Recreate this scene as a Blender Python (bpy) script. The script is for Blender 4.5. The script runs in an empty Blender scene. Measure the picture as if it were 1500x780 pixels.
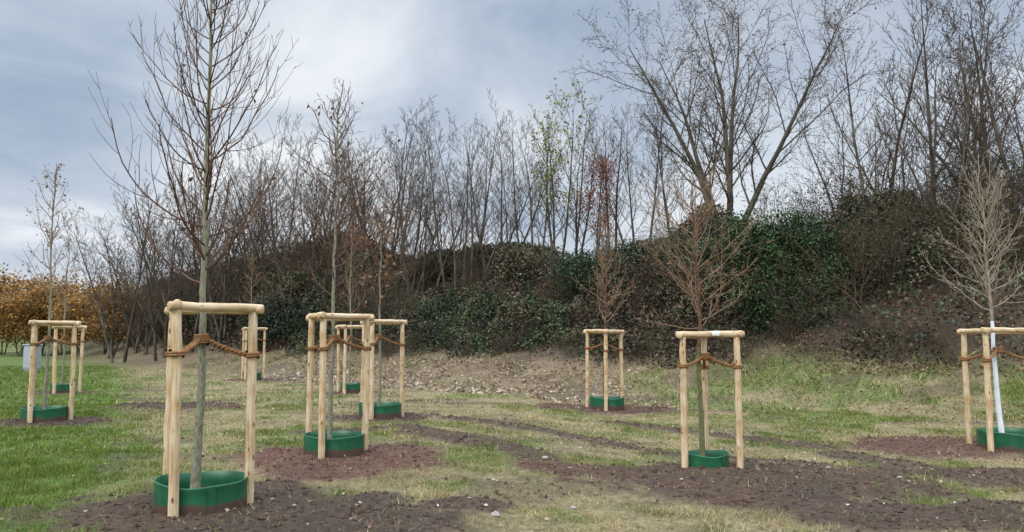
import bpy, math, numpy as np
from math import radians, sin, cos, pi
R = np.random.default_rng(7)
scene = bpy.context.scene
col = scene.collection

# ------------------------------------------------------------ noise / terrain
def _h(ix, iy, s):
    n = (ix.astype(np.int64)*374761393 + iy.astype(np.int64)*668265263 + s*1442695041) & 0xffffffff
    n = ((n ^ (n >> 13))*1274126177) & 0xffffffff
    n = n ^ (n >> 16)
    return (n & 0xffff)/65535.0
def vn(x, y, s=0):
    x0 = np.floor(x); y0 = np.floor(y); fx = x-x0; fy = y-y0
    fx = fx*fx*(3-2*fx); fy = fy*fy*(3-2*fy)
    a = _h(x0, y0, s); b = _h(x0+1, y0, s); c = _h(x0, y0+1, s); d = _h(x0+1, y0+1, s)
    return (a*(1-fx)+b*fx)*(1-fy)+(c*(1-fx)+d*fx)*fy
def fbm(x, y, s=0, o=4):
    v = 0; a = .5; t = 0
    for i in range(o):
        v = v+a*vn(x, y, s+i*17); t += a; a *= .5; x = x*2.03+3.1; y = y*2.03+1.7
    return v/t
def ss(a, b, x):
    t = np.clip((x-a)/(b-a), 0, 1); return t*t*(3-2*t)
TOE = np.array([(-320, 520), (-90, 150), (-50, 80), (-28, 50), (-16, 37), (-8, 29), (0, 23), (5, 19.8), (8, 18), (11, 16), (30, 4), (70, -15), (400, -120)], float)
def toeY(x): return np.interp(x, TOE[:, 0], TOE[:, 1])
def sdist(x, y):
    x = np.asarray(x, float); y = np.asarray(y, float)
    best = np.full(x.shape, 1e9)
    for (ax, ay), (bx, by) in zip(TOE[:-1], TOE[1:]):
        dx, dy = bx-ax, by-ay; t = np.clip(((x-ax)*dx+(y-ay)*dy)/(dx*dx+dy*dy), 0, 1)
        best = np.minimum(best, np.hypot(x-ax-t*dx, y-ay-t*dy))
    return np.where(y > toeY(x), best, -best)
def base_z(x, y):
    x = np.asarray(x, float); y = np.asarray(y, float)
    s = sdist(x, y)
    H = 4.7+1.3*ss(2, 9, x)+.5*ss(-5, -12, x)
    z = -0.18*ss(-.5, 2.5, x)
    z = z+H*ss(-.5, 12, s)-1.5*ss(16, 40, s)
    z = z+0.7*(fbm(x*.25, y*.25, 5, 3)-.5)*ss(2, 8, s)+0.07*(fbm(x*.5, y*.5, 9, 3)-.5)
    return z
# soil patches: x,y,rx,ry,redness
PATCH = [(-2.75, 6.9, 1.75, 1.35, .12), (-1.2, 6.4, 1.0, .6, .1), (-2.2, 9.8, 1.4, 1.5, .8), (3.0, 9.2, 2.3, 1.85, .2), (4.3, 7.5, 1.7, .8, .1),
         (.8, 9.6, .7, .6, .7), (7.4, 12.1, 2.4, 1.4, .75), (6.3, 9.5, .9, .8, .3), (2.3, 18.3, 2.0, 1.3, .45), (-2.6, 14.8, 1.2, .9, .3),
         (-8.9, 14.2, 1.3, .9, .2), (-7.6, 17.2, 1.6, .7, .2), (-4.6, 21.2, .9, .8, .4), (-9.5, 27.2, 1.2, .9, .4), (-12.8, 21.2, 1, .8, .3), (-.4, 7.3, .5, .35, .3)]
TRK = [((-2.0, 13.4), (1.2, 9.2), .38), ((2.2, 15.6), (5.0, 12.0), .35), ((-1.2, 14.6), (2.6, 11.4), .33), ((5.0, 11.4), (6.6, 8.2), .42), ((-3.3, 12.6), (-2, 13.2), .3), ((3.0, 11.2), (7.0, 9.0), .25)]
def soil(x, y):
    m = np.zeros_like(x); red = np.zeros_like(x); w = np.zeros_like(x)+1e-6
    nz = (fbm(x*1.6, y*1.6, 21, 5)-.5)*1.15
    for cx, cy, rx, ry, rd in PATCH:
        d = np.sqrt(((x-cx)/rx)**2+((y-cy)/ry)**2)
        k = 1-ss(.74, 1.16, d+nz*.8); m = np.maximum(m, k); red += rd*k; w += k
    for (ax, ay), (bx, by), wd in TRK:
        dx, dy = bx-ax, by-ay; t = np.clip(((x-ax)*dx+(y-ay)*dy)/(dx*dx+dy*dy), 0, 1)
        d = np.hypot(x-ax-t*dx, y-ay-t*dy)/wd
        k = .9*(1-ss(.6, 1.3, d+nz*1.2)); m = np.maximum(m, k); red += .2*k; w += k
    sc = fbm(x*.55, y*1.1, 61, 4); k = .5*ss(.56, .68, sc)*(x > -4.5-.5*(y-8))
    m = np.maximum(m, k)
    return m, np.clip(red/w+.5*(fbm(x*.9, y*.9, 33, 3)-.5), 0, 1)
def greenness(x, y):
    n = fbm(x*.8, y*.8, 41, 4); n2 = fbm(x*3, y*3, 44, 3)
    edge = -3.9-.55*(y-8)
    g = (1-ss(-.7, 1.2, x-edge+(n-.5)*2.5))*(1-.2*ss(.5, .65, n2))
    s = sdist(x, y)
    g2 = .62*ss(.46, .62, n)*(.45+.9*n2)
    g3 = .72*ss(12, 15, y)*ss(2.5, 5, x)*ss(-7, -2.5, s)*ss(.32, .5, n)
    return np.clip(np.maximum(np.maximum(g, g2), g3)+.3*(n2-.5), 0, 1)
def ground_z(x, y):
    m, _ = soil(x, y)
    z = base_z(x, y)+m*(.035+.075*(fbm(x*2.2, y*2.2, 71, 5)-.45)+.035*(fbm(x*8, y*8, 75, 3)-.5))
    d = np.hypot((x-2.9)/2.1, (y-9.3)/1.8); z = z+.08*(1-ss(0, 1.05, d))
    return z

# ------------------------------------------------------------ mesh helpers
def make_mesh(name, V, Q=None, T=None, mats=(), mi=None, colr=None, tc=None, smooth=False):
    me = bpy.data.meshes.new(name)
    V = np.asarray(V, np.float32); me.vertices.add(len(V)); me.vertices.foreach_set('co', V.ravel())
    Q = np.zeros((0, 4), np.int32) if Q is None else np.asarray(Q, np.int32)
    T = np.zeros((0, 3), np.int32) if T is None else np.asarray(T, np.int32)
    nl = Q.size+T.size; me.loops.add(nl)
    me.loops.foreach_set('vertex_index', np.concatenate([Q.ravel(), T.ravel()]))
    nq, nt = len(Q), len(T); me.polygons.add(nq+nt)
    me.polygons.foreach_set('loop_start', np.concatenate([np.arange(nq)*4, nq*4+np.arange(nt)*3]).astype(np.int32))
    if mi is not None: me.polygons.foreach_set('material_index', np.asarray(mi, np.int32))
    me.polygons.foreach_set('use_smooth', np.full(nq+nt, smooth, bool))
    for m in mats: me.materials.append(m)
    if colr is not None:
        a = me.attributes.new('Col', 'FLOAT_COLOR', 'POINT')
        c = np.ones((len(V), 4), np.float32); c[:, :3] = colr; a.data.foreach_set('color', c.ravel())
    if tc is not None:
        a = me.attributes.new('tc', 'FLOAT_VECTOR', 'POINT'); a.data.foreach_set('vector', np.asarray(tc, np.float32).ravel())
    me.update(calc_edges=True)
    return me
def obj(name, me, parent=None, loc=None):
    o = bpy.data.objects.new(name, me); col.objects.link(o)
    if parent: o.parent = parent
    if loc is not None: o.location = loc
    return o
def nrm(v): return v/(np.linalg.norm(v, axis=-1, keepdims=True)+1e-9)

class Buf:
    def __init__(s): s.t = {}; s.tips = []; s.L = []
    def tube(s, pts, rad, sides=4, mat=0, cap=False):
        s.t.setdefault((len(pts), sides, mat, cap), []).append((np.asarray(pts, float), np.asarray(rad, float)))
    def leaves(s, pos, size, colr, mat, asp=.6, flat=0.):
        s.L.append((pos, size, colr, mat, asp, flat))
    def mesh(s, name, mats, smooth=True):
        V = []; Q = []; T = []; MQ = []; MT = []; TC = []; C = []; o = 0
        for (n, k, mat, cap), lst in s.t.items():
            P = np.stack([a for a, b in lst]); r = np.stack([b for a, b in lst]); m = len(lst)
            tg = np.gradient(P, axis=1); tg = nrm(tg); D = nrm(P[:, -1]-P[:, 0]+1e-6)
            ax = np.where(np.abs(D[:, 0:1]) < .8, [[1., 0, 0]], [[0, 1., 0]])
            ref = np.cross(D, ax)[:, None, :]
            U = nrm(ref-(ref*tg).sum(-1, keepdims=True)*tg); W = np.cross(tg, U)
            an = np.arange(k)/k*2*pi
            ring = P[:, :, None]+r[:, :, None, None]*(U[:, :, None]*np.cos(an)[:, None]+W[:, :, None]*np.sin(an)[:, None])
            V.append(ring.reshape(-1, 3))
            seg = np.linalg.norm(np.diff(P, axis=1), axis=-1); al = np.concatenate([np.zeros((m, 1)), np.cumsum(seg, 1)], 1)
            off = R.random((m, 1, 1))*40
            tc = np.stack([r[:, :, None]*np.cos(an)+off, r[:, :, None]*np.sin(an)+off*.7, np.repeat(al[:, :, None], k, 2)+off*1.3], -1)
            TC.append(tc.reshape(-1, 3)); C.append(np.ones((m*n*k, 3))*.5)
            b = o+(np.arange(m)*n*k)[:, None, None]+(np.arange(n-1)*k)[None, :, None]
            j = np.arange(k)[None, None, :]; j2 = (j+1) % k
            q = np.stack([b+j, b+j2, b+k+j2, b+k+j], -1).reshape(-1, 4); Q.append(q); MQ.append(np.full(len(q), mat))
            if cap:
                for side in (0, 1):
                    rb = o+np.arange(m)*n*k+(side*(n-1)*k); cb = o+m*n*k+side*m+np.arange(m)
                    jj = np.arange(k)
                    A = (rb[:, None]+jj).ravel(); B2 = (rb[:, None]+(jj+1) % k).ravel(); CC = np.repeat(cb, k)
                    T.append(np.stack([CC, B2, A] if side == 0 else [CC, A, B2], -1)); MT.append(np.full(len(A), mat))
                V.append(P[:, 0]); V.append(P[:, -1])
                TC.append(off[:, 0]*np.array([[1, .7, 1.3]])); TC.append(off[:, 0]*np.array([[1, .7, 1.3]])+al[:, -1:]*np.array([[0, 0, 1]]))
                C.append(np.ones((2*m, 3))*.5); o += 2*m
            o += m*n*k
        for pos, size, colr, mat, asp, flat in s.L:
            v, q = leafgeo(pos, size, asp, flat); V.append(v); Q.append(q+o); MQ.append(np.full(len(q), mat)); C.append(np.repeat(colr, 4, 0)); TC.append(v); o += len(v)
        mi = np.concatenate(MQ+MT)
        return make_mesh(name, np.concatenate(V), np.concatenate(Q), np.concatenate(T) if T else None, mats, mi, np.concatenate(C), np.concatenate(TC), smooth)
def leafgeo(pos, size, asp=.6, flat=0.):
    n = len(pos); u = R.normal(size=(n, 3)); w = R.normal(size=(n, 3))
    if flat: u[:, 2] *= (1-flat); w[:, 2] *= (1-flat)
    u = nrm(u); v = nrm(w-(w*u).sum(-1, keepdims=True)*u)
    size = np.broadcast_to(size, (n,))[:, None]; a = u*size*.5; b = v*size*.5*asp
    k = np.cross(u, v)*size*.12
    V = np.stack([pos-a, pos-b*1+k-a*.1, pos+a, pos+b+k-a*.1], 1).reshape(-1, 3)
    return V, np.arange(n*4).reshape(-1, 4)
UP = np.array([0, 0, 1.])
def grow(B, rng, p, d, L, r, lvl, P, rmin=.006):
    q = P[lvl]; n = q['n']; pts = [p]; ds = [d]
    for i in range(n):
        d = d+UP*q['up']/n+rng.normal(0, q['wig'], 3); d = d/np.sqrt(d@d); p = p+d*(L/n); pts.append(p); ds.append(d)
    rad = np.maximum(r*np.linspace(1, q.get('tip', .3), n+1), rmin*.6)
    B.tube(pts, rad, q.get('sides', 3), q.get('mat', 1))
    if lvl+1 >= len(P): B.tips.append(p); return
    k = rng.integers(q['k'][0], q['k'][1]+1); st = q['st']; az = rng.random()*6.28
    c = P[lvl+1]
    for j in range(k):
        t = min(.99, st+(1-st)*(j+rng.random())/k); f = t*n; i = int(f); ff = f-i
        pp = pts[i]*(1-ff)+pts[i+1]*ff; dd = ds[i+1]
        az += 2.4+rng.normal(0, .5); a = radians(rng.uniform(*c['ang']))
        x = np.cross(dd, [.3, .1, 1.] if abs(dd[2]) < .9 else [1., 0, 0]); x /= np.sqrt(x@x); y = np.cross(dd, x)
        cd = dd*cos(a)+(x*cos(az)+y*sin(az))*sin(a)
        fall = q.get('fall', .5)
        l = L*c['lr']*(1-fall*t)*rng.uniform(.6, 1.25)
        grow(B, rng, pp, cd, l, max(rmin, (rad[i]*(1-ff)+rad[i+1]*ff)*c.get('rr', .5)), lvl+1, P, rmin)

# ------------------------------------------------------------ materials
def mat(name):
    m = bpy.data.materials.new(name); m.use_nodes = True; nt = m.node_tree
    return m, nt, nt.nodes['Principled BSDF']
def N(nt, t, **kw):
    n = nt.nodes.new(t)
    for k, v in kw.items():
        if hasattr(n, k): setattr(n, k, v)
        else: n.inputs[k].default_value = v
    return n
def ramp(nt, fac, stops):
    r = nt.nodes.new('ShaderNodeValToRGB'); e = r.color_ramp.elements
    while len(e) < len(stops): e.new(.5)
    for i, (p, c) in enumerate(stops): e[i].position = p; e[i].color = (*c, 1)
    nt.links.new(fac, r.inputs[0]); return r
def mix(nt, a, b, fac=1., mode='MULTIPLY'):
    m = nt.nodes.new('ShaderNodeMix'); m.data_type = 'RGBA'; m.blend_type = mode
    for s, v in ((0, fac), (6, a), (7, b)):
        if isinstance(v, bpy.types.NodeSocket): nt.links.new(v, m.inputs[s])
        elif s == 0: m.inputs[0].default_value = v
        else: m.inputs[s].default_value = (*v, 1)
    return m.outputs[2]
def bump(nt, h, bs, st=.5, dist=.02):
    b = nt.nodes.new('ShaderNodeBump'); b.inputs['Strength'].default_value = st; b.inputs['Distance'].default_value = dist
    nt.links.new(h, b.inputs['Height']); nt.links.new(b.outputs[0], bs.inputs['Normal'])
def m_attr(name, rough=.8, nscale=20., lo=.7, hi=1.25, trans=0., bmp=0., bs_scale=40., det=3):
    m, nt, bs = mat(name); a = N(nt, 'ShaderNodeAttribute', attribute_name='Col')
    tc = N(nt, 'ShaderNodeTexCoord'); no = N(nt, 'ShaderNodeTexNoise'); no.inputs['Scale'].default_value = nscale; no.inputs['Detail'].default_value = det
    nt.links.new(tc.outputs['Object'], no.inputs['Vector'])
    r = ramp(nt, no.outputs[0], [(.3, (lo,)*3), (.7, (hi,)*3)])
    c = mix(nt, a.outputs['Color'], r.outputs[0]); nt.links.new(c, bs.inputs['Base Color'])
    bs.inputs['Roughness'].default_value = rough; bs.inputs['Specular IOR Level'].default_value = .25
    if bmp:
        n2 = N(nt, 'ShaderNodeTexNoise'); n2.inputs['Scale'].default_value = bs_scale; n2.inputs['Detail'].default_value = 6; n2.inputs['Roughness'].default_value = .7
        nt.links.new(tc.outputs['Object'], n2.inputs['Vector']); bump(nt, n2.outputs[0], bs, bmp, .03)
    if trans:
        t = N(nt, 'ShaderNodeBsdfTranslucent'); nt.links.new(c, t.inputs[0]); ms = N(nt, 'ShaderNodeMixShader'); ms.inputs[0].default_value = trans
        nt.links.new(bs.outputs[0], ms.inputs[1]); nt.links.new(t.outputs[0], ms.inputs[2]); nt.links.new(ms.outputs[0], nt.nodes['Material Output'].inputs[0])
    return m
def m_cheap(name, nscale, lo, hi):
    m = bpy.data.materials.new(name); m.use_nodes = True; nt = m.node_tree; nt.nodes.remove(nt.nodes['Principled BSDF'])
    a = N(nt, 'ShaderNodeAttribute', attribute_name='Col'); tc = N(nt, 'ShaderNodeTexCoord'); no = N(nt, 'ShaderNodeTexNoise'); no.inputs['Scale'].default_value = nscale; no.inputs['Detail'].default_value = 0
    nt.links.new(tc.outputs['Object'], no.inputs['Vector']); r = ramp(nt, no.outputs[0], [(.3, (lo,)*3), (.7, (hi,)*3)])
    d = N(nt, 'ShaderNodeBsdfDiffuse'); nt.links.new(mix(nt, a.outputs['Color'], r.outputs[0]), d.inputs[0]); nt.links.new(d.outputs[0], nt.nodes['Material Output'].inputs[0]); return m
M_GROUND = m_attr('ground_soil_and_turf', .95, 14, .62, 1.35, 0, .9, 34)
M_GRASS = m_cheap('grass_blades', 1.3, .8, 1.15)
M_LEAF = m_attr('leaves', .6, 3, .75, 1.2, .25, det=0)
M_IVY = m_attr('bramble_leaves', .5, 1.2, .6, 1.35, 0, det=0)
M_CLOD = m_attr('soil_clods', .95, 30, .7, 1.2, 0, .6)
def m_bark(name, c1, c2, sc=60, rough=.85):
    m, nt, bs = mat(name); a = N(nt, 'ShaderNodeAttribute', attribute_name='tc'); mp = N(nt, 'ShaderNodeMapping'); mp.inputs['Scale'].default_value = (1, 1, .3)
    nt.links.new(a.outputs['Vector'], mp.inputs[0]); no = N(nt, 'ShaderNodeTexNoise'); no.inputs['Scale'].default_value = sc; no.inputs['Detail'].default_value = 4 if sc > 10 else 1
    nt.links.new(mp.outputs[0], no.inputs['Vector']); r = ramp(nt, no.outputs[0], [(.35, c1), (.65, c2)])
    if sc > 10:
        nt.links.new(r.outputs[0], bs.inputs['Base Color']); bs.inputs['Roughness'].default_value = rough; bs.inputs['Specular IOR Level'].default_value = .2; bump(nt, no.outputs[0], bs, .5, .01)
    else:
        nt.nodes.remove(bs); d = N(nt, 'ShaderNodeBsdfDiffuse'); nt.links.new(r.outputs[0], d.inputs[0]); nt.links.new(d.outputs[0], nt.nodes['Material Output'].inputs[0])
    return m
M_BARKFAR = m_bark('bark_distant', (.07, .06, .046), (.15, .13, .10), 6)
M_TWIGFAR = m_bark('twigs_distant', (.085, .063, .05), (.155, .118, .092), 6)
M_TWIGRED = m_bark('twigs_scrub', (.065, .049, .036), (.15, .112, .078), 6)
M_BARKG = m_bark('bark_grey', (.15, .145, .095), (.32, .30, .215))
M_BARKGR = m_bark('bark_green', (.11, .115, .05), (.23, .22, .11))
M_BARKW = m_bark('bark_whitewashed', (.68, .70, .72), (.86, .88, .9), 25)
M_TWIG = m_bark('twigs_redbrown', (.085, .043, .03), (.18, .105, .07), 30)
M_TWIGP = m_bark('twigs_pale', (.26, .21, .15), (.42, .35, .27), 30)
M_TWIGT = m_bark('twigs_tan', (.17, .105, .065), (.32, .21, .13), 30)
def m_wood():
    m, nt, bs = mat('pine_stake_wood'); a = N(nt, 'ShaderNodeAttribute', attribute_name='tc')
    mp = N(nt, 'ShaderNodeMapping'); mp.inputs['Scale'].default_value = (1, 1, .06); nt.links.new(a.outputs['Vector'], mp.inputs[0])
    g = N(nt, 'ShaderNodeTexNoise'); g.inputs['Scale'].default_value = 60; g.inputs['Detail'].default_value = 6; nt.links.new(mp.outputs[0], g.inputs['Vector'])
    r = ramp(nt, g.outputs[0], [(.28, (.44, .30, .165)), (.5, (.70, .53, .335)), (.72, (.81, .665, .46))])
    mp2 = N(nt, 'ShaderNodeMapping'); mp2.inputs['Scale'].default_value = (1, 1, .4); nt.links.new(a.outputs['Vector'], mp2.inputs[0])
    v = N(nt, 'ShaderNodeTexVoronoi'); v.inputs['Scale'].default_value = 14; nt.links.new(mp2.outputs[0], v.inputs['Vector'])
    k = ramp(nt, v.outputs['Distance'], [(.09, (.28, .15, .08)), (.2, (1, 1, 1))])
    n3 = N(nt, 'ShaderNodeTexNoise'); n3.inputs['Scale'].default_value = 5; n3.inputs['Detail'].default_value = 4; nt.links.new(a.outputs['Vector'], n3.inputs['Vector'])
    k2 = ramp(nt, n3.outputs[0], [(.35, (.76, .66, .52)), (.6, (1, 1, 1))])
    c = mix(nt, mix(nt, r.outputs[0], k.outputs[0]), k2.outputs[0]); nt.links.new(c, bs.inputs['Base Color']); bs.inputs['Roughness'].default_value = .65
    bump(nt, g.outputs[0], bs, .35, .008); return m
M_WOOD = m_wood()
M_ROPE = m_bark('coir_rope', (.17, .08, .035), (.40, .21, .095), 120, .95)
def m_plastic():
    m, nt, bs = mat('green_plastic'); tc = N(nt, 'ShaderNodeTexCoord'); no = N(nt, 'ShaderNodeTexNoise'); no.inputs['Scale'].default_value = 7; no.inputs['Detail'].default_value = 6
    nt.links.new(tc.outputs['Object'], no.inputs['Vector']); r = ramp(nt, no.outputs[0], [(.35, (.008, .085, .036)), (.7, (.018, .14, .06))])
    sx = N(nt, 'ShaderNodeSeparateXYZ'); nt.links.new(tc.outputs['Object'], sx.inputs[0]); ad = N(nt, 'ShaderNodeMath', operation='MULTIPLY_ADD'); nt.links.new(no.outputs[0], ad.inputs[0]); ad.inputs[1].default_value = -.12; nt.links.new(sx.outputs[2], ad.inputs[2])
    dr = ramp(nt, ad.outputs[0], [(.0, (1, 1, 1)), (.03, (0, 0, 0))])
    c = mix(nt, r.outputs[0], (.09, .06, .04), dr.outputs[0], 'MIX'); nt.links.new(c, bs.inputs['Base Color']); bs.inputs['Roughness'].default_value = .42
    bump(nt, no.outputs[0], bs, .15, .02); return m
M_GREEN = m_plastic()

# ------------------------------------------------------------ ground
def axis(lo, hi, st, far_lo, far_hi):
    c = np.arange(lo, hi, st); a = [lo]; d = st
    while a[-1] > far_lo: d *= 1.16; a.append(a[-1]-d)
    b = [c[-1]]; d = st
    while b[-1] < far_hi: d *= 1.16; b.append(b[-1]+d)
    return np.concatenate([a[:0:-1], c, b[1:]])
gx = axis(-13, 13, .07, -900, 900)
def axis_y():
    a = list(np.arange(4.5, 14, .06)); d = .06
    b = [a[-1]]
    while b[-1] < 36: b.append(b[-1]+.12)
    d = .12
    while b[-1] < 1200: d *= 1.08; b.append(b[-1]+d)
    c = [4.5]; d = .1
    while c[-1] > -300: d *= 1.25; c.append(c[-1]-d)
    return np.array(c[:0:-1]+a+b[1:])
gy = axis_y()
X, Y = np.meshgrid(gx, gy); x = X.ravel(); y = Y.ravel()
z = ground_z(x, y)
C_G = np.array([.09, .135, .025]); C_D = np.array([.25, .20, .105]); C_S = np.array([.068, .047, .033]); C_R = np.array([.13, .068, .046]); C_B = np.array([.065, .047, .032])
def ground_col(x, y):
    m, red = soil(x, y); g = greenness(x, y); s = sdist(x, y)
    cg = C_D*(1-g[:, None])+C_G*g[:, None]; cg = cg*(.6+.6*fbm(x*6, y*6, 51, 3))[:, None]
    cs = C_S*(1-red[:, None])+C_R*red[:, None]; cs = cs*(.7+.6*fbm(x*5, y*5, 53, 4))[:, None]
    lit = ss(-3, .5, s+2*(fbm(x, y, 57, 3)-.5))*(1-.85*ss(2, 5, x))*.75
    c = cg*(1-lit[:, None])+np.array([.17, .12, .08])*(.6+.8*fbm(x*3, y*3, 88, 4))[:, None]*lit[:, None]
    c = c*(1-m[:, None])+cs*m[:, None]
    bk = ss(2.3, 4., s+1.2*(fbm(x*.8, y*.8, 58, 3)-.5))[:, None]
    return c*(1-bk)+C_B*(.6+.8*fbm(x*1.2, y*1.2, 59, 4))[:, None]*bk
nx, ny = len(gx), len(gy); I = np.arange(nx*ny).reshape(ny, nx)
Qg = np.stack([I[:-1, :-1], I[:-1, 1:], I[1:, 1:], I[1:, :-1]], -1).reshape(-1, 4)
obj('ground', make_mesh('ground', np.stack([x, y, z], 1), Qg, None, [M_GROUND], None, ground_col(x, y), None, True))

# ------------------------------------------------------------ grass blades
def blades(n, y0, y1, hmin, hmax, w, seed, dens_soil=.05):
    r = np.random.default_rng(seed)
    yy = np.sqrt(r.random(n)*(y1**2-y0**2)+y0**2); xx = (r.random(n)*2-1)*(.76*yy+1.2)
    m, red = soil(xx, yy); g = greenness(xx, yy); s = sdist(xx, yy)
    cl = fbm(xx*4, yy*4, 91, 3)
    p = (1-m)**1.5*(.5+.5*g)*(.2+1.5*ss(.35, .65, cl)); p = np.maximum(p, dens_soil*.5)*(1-ss(2.5, 4, s)); p *= 1-.4*ss(-3, 0, s)*(1-ss(3, 6, xx))
    k = r.random(n) < p; xx = xx[k]; yy = yy[k]; g = g[k]; s = s[k]; n = len(xx)
    zz = ground_z(xx, yy); tuft = ss(.58, .75, fbm(xx*2.7, yy*2.7, 97, 3)); h = r.uniform(hmin, hmax, n)*(.6+.5*g+.9*tuft)*(.6+.9*fbm(xx*2, yy*2, 93, 2))*(1+1.3*ss(-1, 2, s)); a = r.random(n)*6.28
    ln = r.normal(0, .55, (n, 2))*h[:, None]*(1.3-.4*g[:, None])
    b = np.stack([xx, yy, zz-.005], 1); dx = np.stack([np.cos(a), np.sin(a), 0*a], 1)*w*r.uniform(.6, 1.3, n)[:, None]
    tip = b+np.stack([ln[:, 0], ln[:, 1], h], 1)
    V = np.stack([b-dx, b+dx, tip], 1).reshape(-1, 3)
    dry = r.random(n) > (.12+.86*g)
    c = np.where(dry[:, None], np.array([.43, .355, .20]), np.array([.15, .22, .042]))
    c = c*r.uniform(.55, 1.2, n)[:, None]; c[:, 0] *= r.uniform(.85, 1.2, n)
    return V, np.repeat(c, 3, 0)
bl = [blades(480000, 4.6, 10.5, .02, .055, .0032, 1), blades(340000, 10.5, 18, .025, .06, .006, 2), blades(220000, 18, 40, .03, .075, .012, 3)]
V = np.concatenate([b[0] for b in bl]); C = np.concatenate([b[1] for b in bl])
obj('grass', make_mesh('grass', V, None, np.arange(len(V)).reshape(-1, 3), [M_GRASS], None, C))

# ------------------------------------------------------------ clods, leaves on ground
def clods(n, seed):
    r = np.random.default_rng(seed); yy = np.sqrt(r.random(n)*(20**2-25)+25); xx = (r.random(n)*2-1)*(.76*yy+1); m, red = soil(xx, yy)
    k = (r.random(n) < m*m) & (sdist(xx, yy) < 0); xx, yy, red = xx[k], yy[k], red[k]; n = len(xx); zz = ground_z(xx, yy)
    sz = .006+.026*r.random(n)**4
    o = np.array([(1, 0, 0), (0, 1, 0), (-1, 0, 0), (0, -1, 0), (0, 0, .8), (0, 0, -.8), ])
    V = np.stack([xx, yy, zz+sz*.2], 1)[:, None]+o[None]*sz[:, None, None]*r.uniform(.6, 1.4, (n, 6, 3))
    f = np.array([(0, 1, 4), (1, 2, 4), (2, 3, 4), (3, 0, 4), (1, 0, 5), (2, 1, 5), (3, 2, 5), (0, 3, 5)])
    T = (f[None]+np.arange(n)[:, None, None]*6).reshape(-1, 3)
    c = (C_S*(1-red[:, None])+C_R*red[:, None])*r.uniform(.7, 1.5, n)[:, None]
    return make_mesh('soil_clods', V.reshape(-1, 3), None, T, [M_CLOD], None, np.repeat(c, 6, 0))
obj('soil_clods', clods(70000, 5))
def litter(n, xr, sr, seed, size, cols, lift=.02):
    r = np.random.default_rng(seed); xx = r.uniform(*xr, n); yy = toeY(xx)+r.uniform(sr[0]*1.3-1, sr[1]*1.5+1, n); s = sdist(xx, yy)
    k = (s > sr[0]) & (s < sr[1]) & (r.random(n) < .25+1.2*ss(.4, .6, fbm(xx, yy, seed, 3))); xx, yy = xx[k], yy[k]
    p = np.stack([xx, yy, ground_z(xx, yy)+lift*r.random(len(xx))+.01], 1); c = np.array(cols)[r.integers(0, len(cols), len(xx))]*r.uniform(.6, 1.2, len(xx))[:, None]
    return p, r.uniform(*size, len(xx)), c
TAN = [(.50, .39, .29), (.36, .24, .16), (.58, .48, .38), (.22, .13, .08)]; BRN = [(.22, .12, .06), (.30, .17, .09), (.15, .085, .05), (.35, .22, .12)]
B = Buf()
for a in (litter(9000, (-10, 4), (-2.2, 2.6), 11, (.06, .15), TAN, .06), litter(1500, (-12, 12), (-7, 3), 12, (.04, .08), TAN), litter(24000, (8, 24), (2.3, 9), 13, (.05, .11), BRN, .08), litter(2500, (4, 14), (-1, 3), 14, (.05, .09), BRN),
          litter(14000, (-30, 9), (1.5, 5), 15, (.05, .1), BRN, .12)):
    B.leaves(a[0], a[1], a[2], 0, .7, .6)
r = np.random.default_rng(16); n = 900; yy = r.uniform(5.5, 17, n); xx = (r.random(n)*2-1)*.75*yy
B.leaves(np.stack([xx, yy, ground_z(xx, yy)+.02], 1), r.uniform(.025, .06, n), np.array(TAN+BRN)[r.integers(0, 8, n)], 0, .7, .7)
obj('leaf_litter', B.mesh('leaf_litter', [M_LEAF], False))
def stones():
    r = np.random.default_rng(3); pts = [(.45, 10.2, .035), (3.6, 10.3, .03), (-.15, 6.9, .045), (.6, 7.4, .03), (1.3, 12.4, .035), (-.9, 8.6, .025), (4.9, 9.5, .03), (-3.6, 6.6, .022), (-3.9, 6.9, .018), (1.9, 7.6, .025), (3.1, 13.5, .04)]
    for _ in range(60): yy = r.uniform(8, 20); pts.append((r.uniform(-.5, .7)*yy, yy, r.uniform(.012, .028)))
    V = []; T = []; C = []
    phi = 1.618; ico = nrm(np.array([(-1, phi, 0), (1, phi, 0), (-1, -phi, 0), (1, -phi, 0), (0, -1, phi), (0, 1, phi), (0, -1, -phi), (0, 1, -phi), (phi, 0, -1), (phi, 0, 1), (-phi, 0, -1), (-phi, 0, 1)]))
    f = np.array([(0, 11, 5), (0, 5, 1), (0, 1, 7), (0, 7, 10), (0, 10, 11), (1, 5, 9), (5, 11, 4), (11, 10, 2), (10, 7, 6), (7, 1, 8), (3, 9, 4), (3, 4, 2), (3, 2, 6), (3, 6, 8), (3, 8, 9), (4, 9, 5), (2, 4, 11), (6, 2, 10), (8, 6, 7), (9, 8, 1)])
    for i, (a, b, s) in enumerate(pts):
        zz = float(ground_z(np.array([a]), np.array([b]))[0]); V.append(np.array([a, b, zz+s*.3])+ico*s*r.uniform(.7, 1.4, (12, 1))*np.array([1.2, 1, .6])); T.append(f+i*12); C.append(np.tile(np.array([(.36, .33, .29), (.25, .18, .14), (.42, .38, .33)][i % 3])*r.uniform(.7, 1.1), (12, 1)))
    obj('stones', make_mesh('stones', np.concatenate(V), None, np.concatenate(T), [M_CLOD], None, np.concatenate(C)))
stones()

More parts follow.
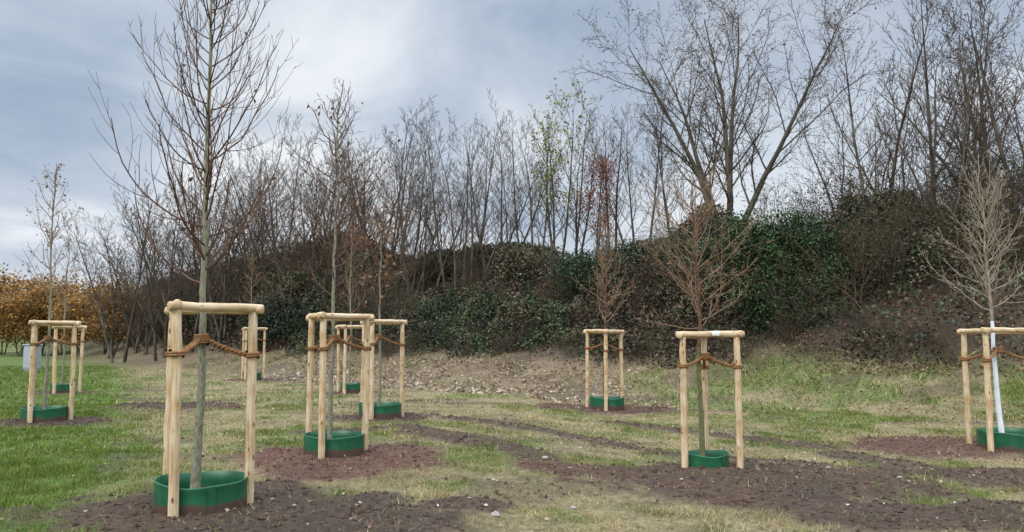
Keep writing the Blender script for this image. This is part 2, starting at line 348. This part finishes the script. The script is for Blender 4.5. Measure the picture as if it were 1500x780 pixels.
# ------------------------------------------------------------ staked trees
def gz(a, b): return float(ground_z(np.array([float(a)]), np.array([float(b)]))[0])
def frame(cx, cy, angs, rad, H=1.85, pr=.044, tag=False, seed=0, zc=None, tree=(0, 0)):
    r = np.random.default_rng(seed); z0 = gz(cx, cy) if zc is None else zc
    e = bpy.data.objects.new('tree_stake_frame', None); col.objects.link(e); e.location = (cx, cy, z0)
    tops = []
    for i, a in enumerate(angs):
        a = radians(a); px, py = rad*cos(a), rad*sin(a); B = Buf()
        n = 12; t = np.linspace(0, 1, n); rr = pr*(1.04-.08*t)*(1+.02*r.normal(size=n)); rr[-1] *= .93
        tx, ty = r.normal(0, .018, 2); P = np.stack([px+tx*(t-.5)+.003*r.normal(size=n), py+ty*(t-.5)+.003*r.normal(size=n), -.25+(H-.02+.25)*t], 1)
        P = np.vstack([P, P[-1]+[0, 0, .006]]); rr = np.append(rr, pr*.84)
        B.tube(P, rr, 14, 0, True); obj('post_%d' % (i+1), B.mesh('stake_post', [M_WOOD]), e); tops.append(np.array([px+tx*.5, py+ty*.5, H]))
    for i in range(3):
        a, b = tops[i], tops[(i+1) % 3]; d = nrm(b-a); B = Buf(); n = 8; t = np.linspace(0, 1, n)[:, None]; ov = .085
        zoff = (.012, -.004, .024)[i]; out = nrm((a+b)/2*np.array([1, 1, 0]))*.012
        A0 = a-d*ov+out; B0 = b+d*ov+out; P = A0*(1-t)+B0*t; P[:, 2] = H+zoff; P += r.normal(0, .0025, P.shape)
        rr = np.full(n, pr*.93)*(1+.02*r.normal(size=n)); P = np.vstack([P[0]-d*.005, P, P[-1]+d*.005]); rr = np.concatenate([[pr*.82], rr, [pr*.82]])
        B.tube(P, rr, 14, 0, True); obj('rail_%d' % (i+1), B.mesh('stake_rail', [M_WOOD]), e)
    B = Buf(); zt = H-.29; tr = .045; tp0 = np.array([tree[0], tree[1], 0])
    for i, tp in enumerate(tops):
        zp = H-.43+.02*r.normal(); t = np.linspace(0, 1, 34); an = t*2*pi*2.6
        B.tube(np.stack([tp[0]+(pr+.012)*np.cos(an), tp[1]+(pr+.012)*np.sin(an), zp+.055*t-.02], 1), np.full(34, .014), 6, 0)
        dirx = nrm(np.array([tp0[0]-tp[0], tp0[1]-tp[1], 0])); s = np.array([tp[0], tp[1], zp])+dirx*pr; q = tp0+np.array([0, 0, zt])-dirx*tr
        m = 46; t = np.linspace(0, 1, m); C = s[None]*(1-t[:, None])+q[None]*t[:, None]; C[:, 2] -= .015*np.sin(pi*t)
        side = np.cross(dirx, UP)
        for ph in (0, pi):
            an = t*2*pi*5+ph; B.tube(C+.013*(np.cos(an)[:, None]*side+np.sin(an)[:, None]*UP), np.full(m, .0135), 6, 0)
    t = np.linspace(0, 1, 60); an = t*2*pi*4; B.tube(np.stack([tp0[0]+(tr+.012)*np.cos(an), tp0[1]+(tr+.012)*np.sin(an), zt-.045+.09*t], 1), np.full(60, .015), 6, 0)
    obj('rope', B.mesh('rope', [M_ROPE]), e)
    if tag:
        m, nt, bs = mat('paper_tag'); tcn = N(nt, 'ShaderNodeTexNoise'); tcn.inputs['Scale'].default_value = 40
        rr_ = ramp(nt, tcn.outputs[0], [(.4, (.6, .6, .62)), (.6, (.8, .8, .8))]); nt.links.new(rr_.outputs[0], bs.inputs['Base Color'])
        a, b = tops[0], tops[1]
        yc = (a[1]+b[1])/2-.012; k = 8; th = np.linspace(-.2, 1.9, k); V = []
        for xx in (.02, .12):
            for q in th: V.append((xx, yc-.047*sin(q), H+.012+.047*cos(q)))
        Q = [(j, j+1, k+j+1, k+j) for j in range(k-1)]
        obj('tag', make_mesh('tag', V, Q, None, [m], smooth=True), e)
    return e
def collar(cx, cy, rad, h, seed, zc=None):
    r = np.random.default_rng(seed); z0 = gz(cx, cy) if zc is None else zc
    k = 72; an = np.linspace(0, 2*pi, k, endpoint=False)
    w = 1+.022*np.sin(2*an+r.random()*6)+.014*np.sin(3*an+r.random()*6); hz = h+.012*np.sin(2*an+1)+.005*np.sin(5*an)
    rings = []
    for rr, zz in ((rad, -.08+0*hz), (rad*1.004, hz*.3), (rad*.996, hz*.6), (rad*1.004, hz*.93), (rad*1.012, hz), (rad*1.0-.004, hz+.003), (rad-.010, hz), (rad*.996-.008, hz*.6), (rad-.008, -.08+0*hz)):
        rings.append(np.stack([rr*w*np.cos(an), rr*w*np.sin(an), zz], 1))
    V = np.concatenate(rings); n = len(rings); Q = [(i*k+j, i*k+(j+1) % k, (i+1)*k+(j+1) % k, (i+1)*k+j) for i in range(n-1) for j in range(k)]
    o = len(V); sa = radians(-62); E = []
    for a in (sa, sa+.05, sa+.1, sa+.15):
        j = int((a % (2*pi))/(2*pi)*k) % k; rr = rad*w[j]*1.012+.004
        E += [(rr*cos(a), rr*sin(a), -.08), (rr*cos(a), rr*sin(a), hz[j]-.004)]
    V = np.vstack([V, E]); Q += [(o+2*i, o+2*i+2, o+2*i+3, o+2*i+1) for i in range(3)]
    return obj('green_tree_collar', make_mesh('green_tree_collar', V, Q, None, [M_GREEN], smooth=True), None, (cx, cy, z0))
def young(cx, cy, H, tr, P1, mats, seed, dead=0, dcol=(.2, .1, .05), c0=2.2, lean=(0, 0), name='young_tree', rmin=.004, nk=34, Lp=1.2, shape=None, zc=None, a0=(48, 68), leafsz=(.04, .08), aclose=.35, lvar=(.55, 1.2)):
    rng = np.random.default_rng(seed); B = Buf(); z0 = gz(cx, cy) if zc is None else zc; n = 22
    t = np.linspace(0, 1, n+1); wob = np.cumsum(rng.normal(0, .013, (n+1, 2)), 0)*t[:, None]**.5
    P = np.stack([lean[0]*t+wob[:, 0], lean[1]*t+wob[:, 1], -.1+(H+.1)*t], 1)
    rad = tr*(1-.88*t**.9)+.003; rad[0] *= 1.25; rad[1] *= 1.08
    ci = int(c0/H*n*.96)
    B.tube(P[:ci+1], rad[:ci+1], 12, 0); B.tube(P[ci:], rad[ci:], 8, 2)
    az = rng.random()*6
    for j in range(nk):
        f = min(1, max(0, (j+rng.normal(.4, .9))/nk)); zz = c0+(H-.15-c0)*f; tt = (zz+.1)/(H+.1)*n; i = int(tt); pp = P[i]+(P[min(i+1, n)]-P[i])*(tt-i); az += 2.4+rng.normal(0, .6)
        a = radians(rng.uniform(*a0))*(1-aclose*f); d = np.array([sin(a)*cos(az), sin(a)*sin(az), cos(a)])
        L = Lp*(shape(f) if shape else (1-.6*f))*rng.uniform(*lvar)
        grow(B, rng, pp, d, L, max(rmin*2.2, rad[min(i, n)]*.38), 0, P1, rmin)
    if dead:
        tips = np.array(B.tips); k = tips[rng.integers(0, len(tips), dead)]+rng.normal(0, .05, (dead, 3)); B.leaves(k, rng.uniform(*leafsz, dead), np.array(dcol)*rng.uniform(.6, 1.6, (dead, 1)), 3, .6)
    return obj(name, B.mesh(name, [mats[0], mats[1], mats[2], M_LEAF]), None, (cx, cy, z0))
PA = [dict(n=10, up=1.7, wig=.08, k=(5, 8), st=.15, fall=.4, tip=.4, sides=5), dict(n=6, up=.9, wig=.10, ang=(22, 50), lr=.52, rr=.65, k=(0, 2), st=.3), dict(n=3, up=.3, wig=.1, ang=(25, 45), lr=.45, rr=.75)]
PV = [dict(n=9, up=.75, wig=.11, k=(6, 9), st=.12, fall=.4, tip=.35, sides=5), dict(n=5, up=.35, wig=.13, ang=(22, 50), lr=.5, rr=.6, k=(1, 3), st=.3), dict(n=3, up=.1, wig=.15, ang=(25, 50), lr=.45, rr=.7)]
PW = [dict(n=6, up=.95, wig=.15, k=(3, 7), st=.2, fall=.4, tip=.4, sides=4), dict(n=4, up=.4, wig=.15, ang=(30, 55), lr=.5, rr=.6, k=(0, 3), st=.3), dict(n=3, up=.2, wig=.15, ang=(25, 55), lr=.5, rr=.7)]
A1 = (-92, 8, 148)
# T1 front-left
frame(-2.97, 7.1, A1, .47, seed=1); collar(-2.93, 7.12, .425, .25, 1)
young(-3.0, 7.12, 5.75, .043, PA, (M_BARKG, M_TWIG, M_BARKG), 121, 14, (.13, .08, .05), 2.1, (.02, .05), nk=66, Lp=1.4, shape=lambda f: .9+.35*f-.9*f*f, a0=(58, 92), rmin=.0033, aclose=.3, lvar=(.6, 1.12))
# T2
frame(-2.47, 10.3, (-95, 10, 150), .44, seed=2); collar(-2.45, 10.32, .40, .25, 2)
young(-2.5, 10.3, 5.0, .034, PW, (M_BARKG, M_TWIG, M_BARKG), 22, 50, (.18, .09, .045), 2.1, (.0, .0), nk=36, Lp=1.35, shape=lambda f: 1-.72*f, a0=(50, 85))
# T2b
frame(-2.66, 14.8, (-95, 12, 140), .47, seed=3); collar(-2.62, 14.8, .41, .25, 3)
young(-2.64, 14.8, 3.9, .034, PW, (M_BARKG, M_TWIG, M_BARKG), 23, 130, (.3, .17, .09), 2.1, nk=24, Lp=.9, leafsz=(.06, .11))
frame(-4.65, 21.3, (-95, 12, 148), .45, seed=4); collar(-4.6, 21.3, .30, .25, 4)
young(-4.65, 21.3, 5.0, .034, PW, (M_BARKG, M_TWIGT, M_BARKG), 24, 60, (.2, .1, .06), 2.1, nk=24, Lp=.9)
# left pair
frame(-8.95, 14.3, (-88, 15, 150), .45, seed=5); collar(-8.95, 14.3, .40, .25, 5)
young(-8.95, 14.3, 5.0, .034, PW, (M_BARKG, M_TWIGT, M_BARKG), 25, 110, (.22, .15, .09), 2.1, (-.05, 0), nk=32, Lp=1.15, shape=lambda f: 1-.75*f)
frame(-12.8, 21.2, (-85, 20, 150), .45, seed=6); collar(-12.8, 21.2, .30, .25, 6)
young(-12.8, 21.2, 4.4, .034, PW, (M_BARKG, M_TWIGT, M_BARKG), 26, 40, (.2, .13, .08), 2.2, nk=22, Lp=.7)
frame(-9.55, 27.2, (-95, 12, 148), .45, seed=7); collar(-9.5, 27.2, .33, .25, 7)
young(-9.55, 27.2, 4.6, .034, PW, (M_BARKG, M_TWIGT, M_BARKG), 27, 40, (.2, .13, .08), 2.2, nk=24, Lp=.9)
# T4
frame(2.28, 18.2, (-95, 20, 158), .45, seed=8); collar(2.32, 18.2, .41, .26, 8)
young(2.25, 18.2, 4.6, .034, PV, (M_BARKGR, M_TWIGT, M_TWIG), 28, 60, (.3, .12, .05), 2.0, nk=34, Lp=1.1, rmin=.005)
# T3
z3 = -.21
frame(2.64, 10.2, (-38, -140, 76), .47, seed=9, tag=True, zc=z3); collar(2.62, 10.12, .30, .25, 9, z3+.02)
young(2.60, 10.2, 3.85, .041, PV, (M_BARKGR, M_TWIGT, M_TWIG), 29, 0, c0=1.95, lean=(-.08, 0), nk=42, Lp=1.3, shape=lambda f: 1-.35*f, zc=z3, a0=(45, 95), aclose=.5, rmin=.0038)
# T5
frame(7.72, 11.8, (-140, 121, -6), .5, seed=10, zc=-.15, tree=(0, 0)); collar(7.9, 11.8, .50, .27, 10, -.13)
young(7.74, 11.8, 4.1, .043, PV, (M_BARKW, M_TWIGP, M_TWIGP), 30, 0, c0=2.15, lean=(-.15, 0), nk=42, Lp=1.15, shape=lambda f: 1-.35*f, zc=-.13, a0=(45, 85), aclose=.5)

# ------------------------------------------------------------ background trees
def bg(kind, seed, leaf=None):
    rng = np.random.default_rng(seed); B = Buf(); O = np.zeros(3)-[0, 0, .3]
    if kind == 'slender':
        P = [dict(n=9, up=.12, wig=.05, k=(14, 19), st=.2, fall=.5, tip=.12, sides=6, mat=0), dict(n=6, up=.8, wig=.10, ang=(30, 58), lr=.36, rr=.42, k=(6, 8), st=.2, fall=.5, mat=1),
             dict(n=4, up=.3, wig=.09, ang=(22, 45), lr=.42, rr=.55, k=(3, 4), st=.2, mat=1), dict(n=3, up=.2, wig=.1, ang=(20, 45), lr=.5, rr=.7)]
        for s in range(rng.integers(1, 4)):
            d = nrm(np.array([rng.normal(0, .13), rng.normal(0, .13), 1])); grow(B, rng, O+rng.normal(0, .18, 3)*[1, 1, 0], d, 8.4*rng.uniform(.75, 1), .07, 0, P, .008)
    elif kind == 'mid':
        P = [dict(n=7, up=.3, wig=.08, k=(9, 12), st=.15, fall=.4, tip=.15, sides=5, mat=0), dict(n=6, up=.55, wig=.12, ang=(28, 58), lr=.5, rr=.42, k=(7, 9), st=.12, fall=.45),
             dict(n=4, up=.3, wig=.14, ang=(25, 50), lr=.42, rr=.5, k=(3, 5), st=.15), dict(n=3, up=.1, wig=.15, ang=(20, 55), lr=.5, rr=.7)]
        for s in range(rng.integers(2, 4)):
            d = nrm(np.array([rng.normal(0, .28), rng.normal(0, .28), 1])); grow(B, rng, O+rng.normal(0, .15, 3)*[1, 1, 0], d, 7.*rng.uniform(.75, 1), .068, 0, P, .0078)
    elif kind == 'big':
        P = [dict(n=9, up=.25, wig=.06, k=(14, 17), st=.2, fall=.35, tip=.12, sides=7, mat=0), dict(n=7, up=.45, wig=.11, ang=(25, 52), lr=.44, rr=.45, k=(10, 13), st=.15, fall=.45, mat=0, sides=4),
             dict(n=5, up=.1, wig=.15, ang=(25, 50), lr=.42, rr=.5, k=(5, 7), st=.15), dict(n=3, up=-.1, wig=.17, ang=(25, 60), lr=.42, rr=.7)]
        for s in range(5):
            a = s*1.256+.4; tl = [.10, .36, .44, .3, .38][s]; d = nrm(np.array([cos(a)*tl, sin(a)*tl, 1])); grow(B, rng, O+np.array([cos(a), sin(a), 0])*.16, d, [11.8, 10.9, 10.6, 10.8, 10.9][s]*rng.uniform(.95, 1), .16, 0, P, .0095)
    elif kind == 'shrub':
        P = [dict(n=6, up=.0, wig=.12, k=(6, 8), st=.2, fall=.3, tip=.3, sides=3, mat=1), dict(n=4, up=.15, wig=.16, ang=(25, 55), lr=.42, rr=.6, k=(3, 4), st=.15, fall=.4), dict(n=3, up=0, wig=.18, ang=(25, 60), lr=.5, rr=.7)]
        for s in range(16):
            a = rng.random()*6.28; tl = rng.uniform(.1, .9); d = nrm(np.array([cos(a)*tl, sin(a)*tl, 1])); grow(B, rng, O+rng.normal(0, .35, 3)*[1, 1, 0], d, 3.*rng.uniform(.6, 1.1), .017, 0, P, .0075)
    if leaf:
        nn, sz, cols, jit, zr = leaf; tips = np.array(B.tips); tips = tips[(tips[:, 2] > zr[0]) & (tips[:, 2] < zr[1])]
        k = tips[rng.integers(0, len(tips), nn)]+rng.normal(0, jit, (nn, 3)); B.leaves(k, rng.uniform(sz*.6, sz*1.3, nn), np.array(cols)[rng.integers(0, len(cols), nn)]*rng.uniform(.6, 1.3, (nn, 1)), 2)
    tw = M_TWIGRED if kind == 'shrub' else M_TWIGFAR
    return B.mesh('bare_'+kind, [M_BARKFAR, tw, M_LEAF])
SL = [bg('slender', 40+i) for i in range(5)]
ML = [bg('mid', 50+i, (250, .09, [(.16, .08, .05), (.2, .11, .06)], .1, (2, 9)) if i == 1 else None) for i in range(4)]
SH = [bg('shrub', 60+i, (600, .09, [[(.10, .06, .035), (.05, .06, .025), (.13, .075, .045)], [(.05, .07, .025), (.07, .085, .035), (.035, .05, .02)], [(.09, .09, .035), (.12, .08, .04)]][i-1], .12, (0, 3)) if i > 0 else None) for i in range(4)]
rr = np.random.default_rng(99)
def put(name, me, xx, yy, sc, parent=None, szs=1., dz=0):
    o = obj(name, me, parent, (xx, yy, float(base_z(xx, yy))+dz)); o.rotation_euler = (0, 0, rr.random()*6.28); o.scale = (sc*szs, sc*szs, sc); return o
def empty(n):
    e = bpy.data.objects.new(n, None); col.objects.link(e); return e
row = empty('bare_tree_row')
for i, px in enumerate((598, 622, 640, 668, 690, 712, 738, 760, 786, 840, 905, 930, 958, 985, 612, 655, 700, 745)):
    d = rr.uniform(34., 38); put('slender_tree', SL[i % 5], (px+rr.uniform(-8, 8)-750)/1083*d, d, rr.uniform(.95, 1.13) if i < 14 else .8, row)
for px, d, sc in ((1190, 38, .5), (1130, 42, .6), (650, 42, .8), (880, 41, .8)):
    put('slender_tree', SL[rr.integers(5)], (px-750)/1083*d, d, sc, row)
mass = empty('bare_tree_thicket')
for i in range(34):
    t = (i+rr.random())/34; px = 160+440*t; d = rr.uniform(36, 45)+8*(1-t)
    xx = (px-750)/1083*d; top = 1.63+(493-(245-75*min(1, t*1.4)+rr.uniform(-25, 80)))/1083*d; h = top-float(base_z(xx, d))
    put('thicket_tree', (ML+SL[:3])[rr.integers(7)], xx, d, max(.5, min(1.4, h/7.)), mass)
mass2 = empty('bare_tree_grove')
for px, d, sc in ((1290, 28, 1.25), (1365, 27, 1.25), (1440, 25, 1.15), (1500, 24, 1.3), (1240, 30, .85), (1330, 31, 1.1), (1400, 31, 1.2), (1465, 30, 1.1), (1560, 25, 1.2), (1620, 26, 1.2), (1270, 33, .9), (1530, 29, 1.1), (1390, 24, .8)):
    put('grove_tree', (ML+SL[:1])[rr.integers(5)], (px-750)/1083*d, d, sc, mass2)
for i in range(16):
    d = rr.uniform(62, 120); px = rr.uniform(-150, 190); put('thicket_tree', ML[rr.integers(4)], (px-750)/1083*d, d, rr.uniform(.9, 1.3), mass)
o = put('large_bare_tree', bg('big', 71, (1800, .10, [(.22, .13, .08), (.28, .17, .10)], .12, (6, 14))), 9.9, 34, 1.06); o.rotation_euler[2] = .5
put('red_leaved_tree', bg('slender', 81, (1500, .13, [(.26, .065, .045), (.18, .055, .04), (.32, .12, .05)], .22, (1.2, 6))), 3.7, 34.0, .85)
put('yellow_green_tree', bg('slender', 82, (1300, .14, [(.30, .32, .08), (.38, .35, .11), (.17, .22, .07)], .14, (3, 9))), 2.0, 35, 1.05)
ORG = [(.48, .22, .05), (.36, .17, .045), (.52, .31, .08), (.20, .12, .05), (.14, .11, .05)]
AU = bg('mid', 83, (6500, .24, ORG, .4, (.6, 7)))
for px, d, sc in ((5, 66, .9), (60, 64, .85), (122, 56, .8), (152, 54, .75), (-40, 70, 1.), (95, 62, .9), (30, 60, .7)):
    put('autumn_tree', AU, (px-750)/1083*d, d, sc*rr.uniform(.8, 1.15), None, 1.25)
AU2 = bg('mid', 84, (500, .12, [(.25, .10, .04), (.18, .08, .04)], .15, (1, 9)))
for px, d, sc in ((520, 33, .75), (560, 35, .75), (430, 37, .75)):
    put('russet_leaved_tree', AU2, (px-750)/1083*d, d, sc)
th = empty('scrub_thicket')
def shrubs(n, xr, sr, scr):
    k = 0
    while k < n:
        xx = rr.uniform(*xr); s = rr.uniform(*sr); yy = float(toeY(xx))+s*rr.uniform(1, 1.9); sd = float(sdist(xx, yy))
        if sd < sr[0] or sd > sr[1]: continue
        put('shrub', SH[rr.integers(4)], xx, yy, rr.uniform(*scr), th, 1.15); k += 1
shrubs(45, (-22, -8), (3.8, 11), (.7, 1.25)); shrubs(35, (-50, -22), (2.5, 8), (.9, 1.5)); shrubs(60, (-8, 9), (4, 13), (.35, .75)); shrubs(34, (10, 19), (5, 12), (.55, 1.05)); shrubs(60, (-16, 12), (2.6, 4.2), (.18, .36))
def bramble(n, seed):
    r = np.random.default_rng(seed); xx = np.where(r.random(n) < .6, r.uniform(-14, 15, n), r.uniform(-46, 18, n)); yy = toeY(xx)+r.uniform(3, 24, n)
    s = sdist(xx, yy); cl = fbm(xx*.5, yy*.5, 101, 4); br = ss(9.3, 11.5, xx); lf = ss(-6, -10, xx)
    p = ss(2.6, 4.2, s+3.0*(cl-.5))*(1-ss(12, 14, s))*(1-.8*br*(1-ss(5, 7, s)))*(1-.15*lf)*(.3+.9*ss(.38, .54, cl)); k = r.random(n) < p
    xx, yy, s, cl, br, lf = xx[k], yy[k], s[k], cl[k], br[k], lf[k]; n = len(xx)
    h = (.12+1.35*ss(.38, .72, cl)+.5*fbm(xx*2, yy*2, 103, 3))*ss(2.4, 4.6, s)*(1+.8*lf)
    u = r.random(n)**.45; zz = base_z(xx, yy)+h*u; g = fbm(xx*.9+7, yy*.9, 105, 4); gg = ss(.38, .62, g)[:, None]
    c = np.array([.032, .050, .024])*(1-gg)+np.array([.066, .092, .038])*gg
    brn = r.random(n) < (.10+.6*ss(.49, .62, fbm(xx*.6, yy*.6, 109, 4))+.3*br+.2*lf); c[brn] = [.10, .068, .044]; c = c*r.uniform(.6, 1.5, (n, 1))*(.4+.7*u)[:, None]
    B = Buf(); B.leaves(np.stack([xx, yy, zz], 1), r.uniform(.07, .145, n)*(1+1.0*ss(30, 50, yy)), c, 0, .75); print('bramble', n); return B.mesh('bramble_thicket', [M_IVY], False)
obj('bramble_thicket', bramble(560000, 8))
def evergreen(name, cx, cy, blobs, n, c1, c2, seed, size=(.07, .12)):
    r = np.random.default_rng(seed); z0 = float(base_z(cx, cy)); P = []; U = []
    tot = sum(b[3]*b[5] for b in blobs)
    for bx, by, bz, rx, ry, rz in blobs:
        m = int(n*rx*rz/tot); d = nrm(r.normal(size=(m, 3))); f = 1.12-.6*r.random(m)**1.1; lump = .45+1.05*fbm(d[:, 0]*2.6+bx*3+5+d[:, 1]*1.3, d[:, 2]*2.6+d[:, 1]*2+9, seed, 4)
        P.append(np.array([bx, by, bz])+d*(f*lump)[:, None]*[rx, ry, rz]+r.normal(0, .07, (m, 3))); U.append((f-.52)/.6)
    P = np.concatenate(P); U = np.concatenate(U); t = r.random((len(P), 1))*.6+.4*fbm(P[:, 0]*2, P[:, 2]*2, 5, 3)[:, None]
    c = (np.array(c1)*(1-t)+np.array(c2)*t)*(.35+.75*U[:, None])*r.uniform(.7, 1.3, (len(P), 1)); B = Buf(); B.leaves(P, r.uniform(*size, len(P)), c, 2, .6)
    PS = [dict(n=5, up=.3, wig=.08, k=(5, 7), st=.2, fall=.4, sides=5, mat=0), dict(n=4, up=.3, wig=.1, ang=(30, 60), lr=.5)]
    for bx, by, bz, rx, ry, rz in blobs: grow(B, r, np.array([bx*.7, by*.7, -.3]), nrm(np.array([bx*.1, by*.1, 1])), max(1., bz+rz*.5), .06, 0, PS)
    return obj(name, B.mesh(name, [M_BARKFAR, M_TWIGFAR, M_IVY]), None, (cx, cy, z0))
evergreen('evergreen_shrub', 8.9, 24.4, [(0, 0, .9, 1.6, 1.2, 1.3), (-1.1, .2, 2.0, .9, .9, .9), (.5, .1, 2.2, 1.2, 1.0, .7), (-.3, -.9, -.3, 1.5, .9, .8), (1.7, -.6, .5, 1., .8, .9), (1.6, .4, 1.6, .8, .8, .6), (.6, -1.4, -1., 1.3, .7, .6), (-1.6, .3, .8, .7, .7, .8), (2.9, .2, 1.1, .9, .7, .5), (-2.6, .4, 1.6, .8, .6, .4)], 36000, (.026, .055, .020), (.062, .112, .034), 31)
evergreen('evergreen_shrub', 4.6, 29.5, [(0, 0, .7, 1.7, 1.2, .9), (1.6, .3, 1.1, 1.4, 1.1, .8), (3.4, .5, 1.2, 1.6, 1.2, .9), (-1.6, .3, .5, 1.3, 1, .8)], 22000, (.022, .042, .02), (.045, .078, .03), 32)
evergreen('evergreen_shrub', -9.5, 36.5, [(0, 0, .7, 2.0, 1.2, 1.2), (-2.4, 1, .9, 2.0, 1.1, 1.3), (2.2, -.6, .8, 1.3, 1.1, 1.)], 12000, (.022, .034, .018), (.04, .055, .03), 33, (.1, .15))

def cabinet():
    e = empty('utility_cabinet'); e.location = (-22.6, 35, gz(-22.6, 35))
    m, nt, bs = mat('grey_cabinet_paint'); no = N(nt, 'ShaderNodeTexNoise'); no.inputs['Scale'].default_value = 6
    r_ = ramp(nt, no.outputs[0], [(.3, (.36, .38, .41)), (.7, (.45, .48, .51))]); nt.links.new(r_.outputs[0], bs.inputs['Base Color'])
    def box(n, lo, hi):
        bpy.ops.mesh.primitive_cube_add(size=1); o = bpy.context.object; o.name = n
        for v in o.data.vertices:
            v.co = [lo[i] if v.co[i] < 0 else hi[i] for i in range(3)]
        b = o.modifiers.new('b', 'BEVEL'); b.width = .012; b.segments = 2; o.data.materials.append(m); o.parent = e
    box('body', (-.3, -.2, .1), (.3, .2, 1.2)); box('plinth', (-.27, -.17, -.1), (.27, .17, .099)); box('roof', (-.34, -.24, 1.203), (.34, .24, 1.26)); box('door', (-.26, -.215, .16), (.26, -.203, 1.15)); box('handle', (.18, -.24, .6), (.21, -.217, .75))
cabinet()

# ------------------------------------------------------------ camera, world, sun
cam = bpy.data.cameras.new('camera'); co = bpy.data.objects.new('camera', cam); col.objects.link(co); scene.camera = co
co.location = (0, 0, 1.63); co.rotation_euler = (radians(94), 0, 0); cam.lens = 26; cam.sensor_width = 36; cam.shift_y = .018; cam.clip_end = 3000; cam.clip_start = .1
SUN_EL, SUN_AZ = 42, -35
sd = bpy.data.lights.new('sun', 'SUN'); so = bpy.data.objects.new('sun', sd); col.objects.link(so); sd.energy = 1.5; sd.angle = radians(25); sd.color = (1, .95, .87)
so.rotation_euler = (radians(90-SUN_EL), 0, radians(SUN_AZ))
w = bpy.data.worlds.new('World'); scene.world = w; w.use_nodes = True; nt = w.node_tree; bgN = nt.nodes['Background']; bgN.inputs[1].default_value = .1
sky = N(nt, 'ShaderNodeTexSky'); sky.sky_type = 'NISHITA'; sky.sun_disc = False; sky.sun_elevation = radians(SUN_EL); sky.sun_rotation = radians(180+35)
tc = N(nt, 'ShaderNodeTexCoord'); sx = N(nt, 'ShaderNodeSeparateXYZ'); nt.links.new(tc.outputs['Generated'], sx.inputs[0])
def M(op, a, b=None, c=None, clamp=False):
    m = nt.nodes.new('ShaderNodeMath'); m.operation = op; m.use_clamp = clamp
    for i, v in enumerate((a, b, c)):
        if v is None: continue
        if isinstance(v, bpy.types.NodeSocket): nt.links.new(v, m.inputs[i])
        else: m.inputs[i].default_value = v
    return m.outputs[0]
zc = M('MAXIMUM', sx.outputs[2], 0); den = M('ADD', zc, .25)
cb = N(nt, 'ShaderNodeCombineXYZ'); nt.links.new(M('DIVIDE', sx.outputs[0], den), cb.inputs[0]); nt.links.new(M('DIVIDE', sx.outputs[1], den), cb.inputs[1]); cb.inputs[2].default_value = 3.3
n1 = N(nt, 'ShaderNodeTexNoise'); n1.inputs['Scale'].default_value = 1.5; n1.inputs['Detail'].default_value = 8; n1.inputs['Roughness'].default_value = .54; n1.inputs['Distortion'].default_value = .4
nt.links.new(cb.outputs[0], n1.inputs['Vector'])
def blob(v, k):
    d = nt.nodes.new('ShaderNodeVectorMath'); d.operation = 'DOT_PRODUCT'; nt.links.new(tc.outputs['Generated'], d.inputs[0]); d.inputs[1].default_value = nrm(np.array(v, float)).tolist()
    return M('POWER', M('MAXIMUM', d.outputs['Value'], 0), k)
b1 = blob((-.30, 1, .30), 50); b2 = blob((-.62, 1, .36), 70); b3 = blob((.44, 1, .46), 30); b4 = blob((-.62, 1, .14), 60); b5 = blob((.38, 1, .26), 60); b6 = blob((-.1, 1, .5), 60)
f = M('MULTIPLY_ADD', n1.outputs[0], 1.6, -.11)
f = M('ADD', f, M('MULTIPLY', b1, .42)); f = M('SUBTRACT', f, M('MULTIPLY', b2, .40)); f = M('ADD', f, M('MULTIPLY', b4, .22)); f = M('ADD', f, M('MULTIPLY', b5, .4)); f = M('SUBTRACT', f, M('MULTIPLY', b6, .12))
K = 10
cr = ramp(nt, f, [(.05, (.25, .335, .46)), (.4, (.38, .475, .61)), (.7, (.58, .655, .76)), (1., (.86, .90, .95))])
sc_ = nt.nodes.new('ShaderNodeVectorMath'); sc_.operation = 'SCALE'; nt.links.new(cr.outputs[0], sc_.inputs[0]); sc_.inputs['Scale'].default_value = K
mask = M('SUBTRACT', 1., M('MULTIPLY', b3, .5), clamp=True)
cmix = mix(nt, sky.outputs[0], sc_.outputs[0], mask, 'MIX')
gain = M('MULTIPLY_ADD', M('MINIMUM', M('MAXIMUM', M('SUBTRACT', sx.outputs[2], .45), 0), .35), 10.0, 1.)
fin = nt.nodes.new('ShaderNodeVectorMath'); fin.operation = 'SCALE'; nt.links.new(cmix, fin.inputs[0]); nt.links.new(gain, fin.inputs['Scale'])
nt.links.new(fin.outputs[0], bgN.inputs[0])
scene.view_settings.view_transform = 'Standard'; scene.view_settings.look = 'None'; scene.view_settings.exposure = 0
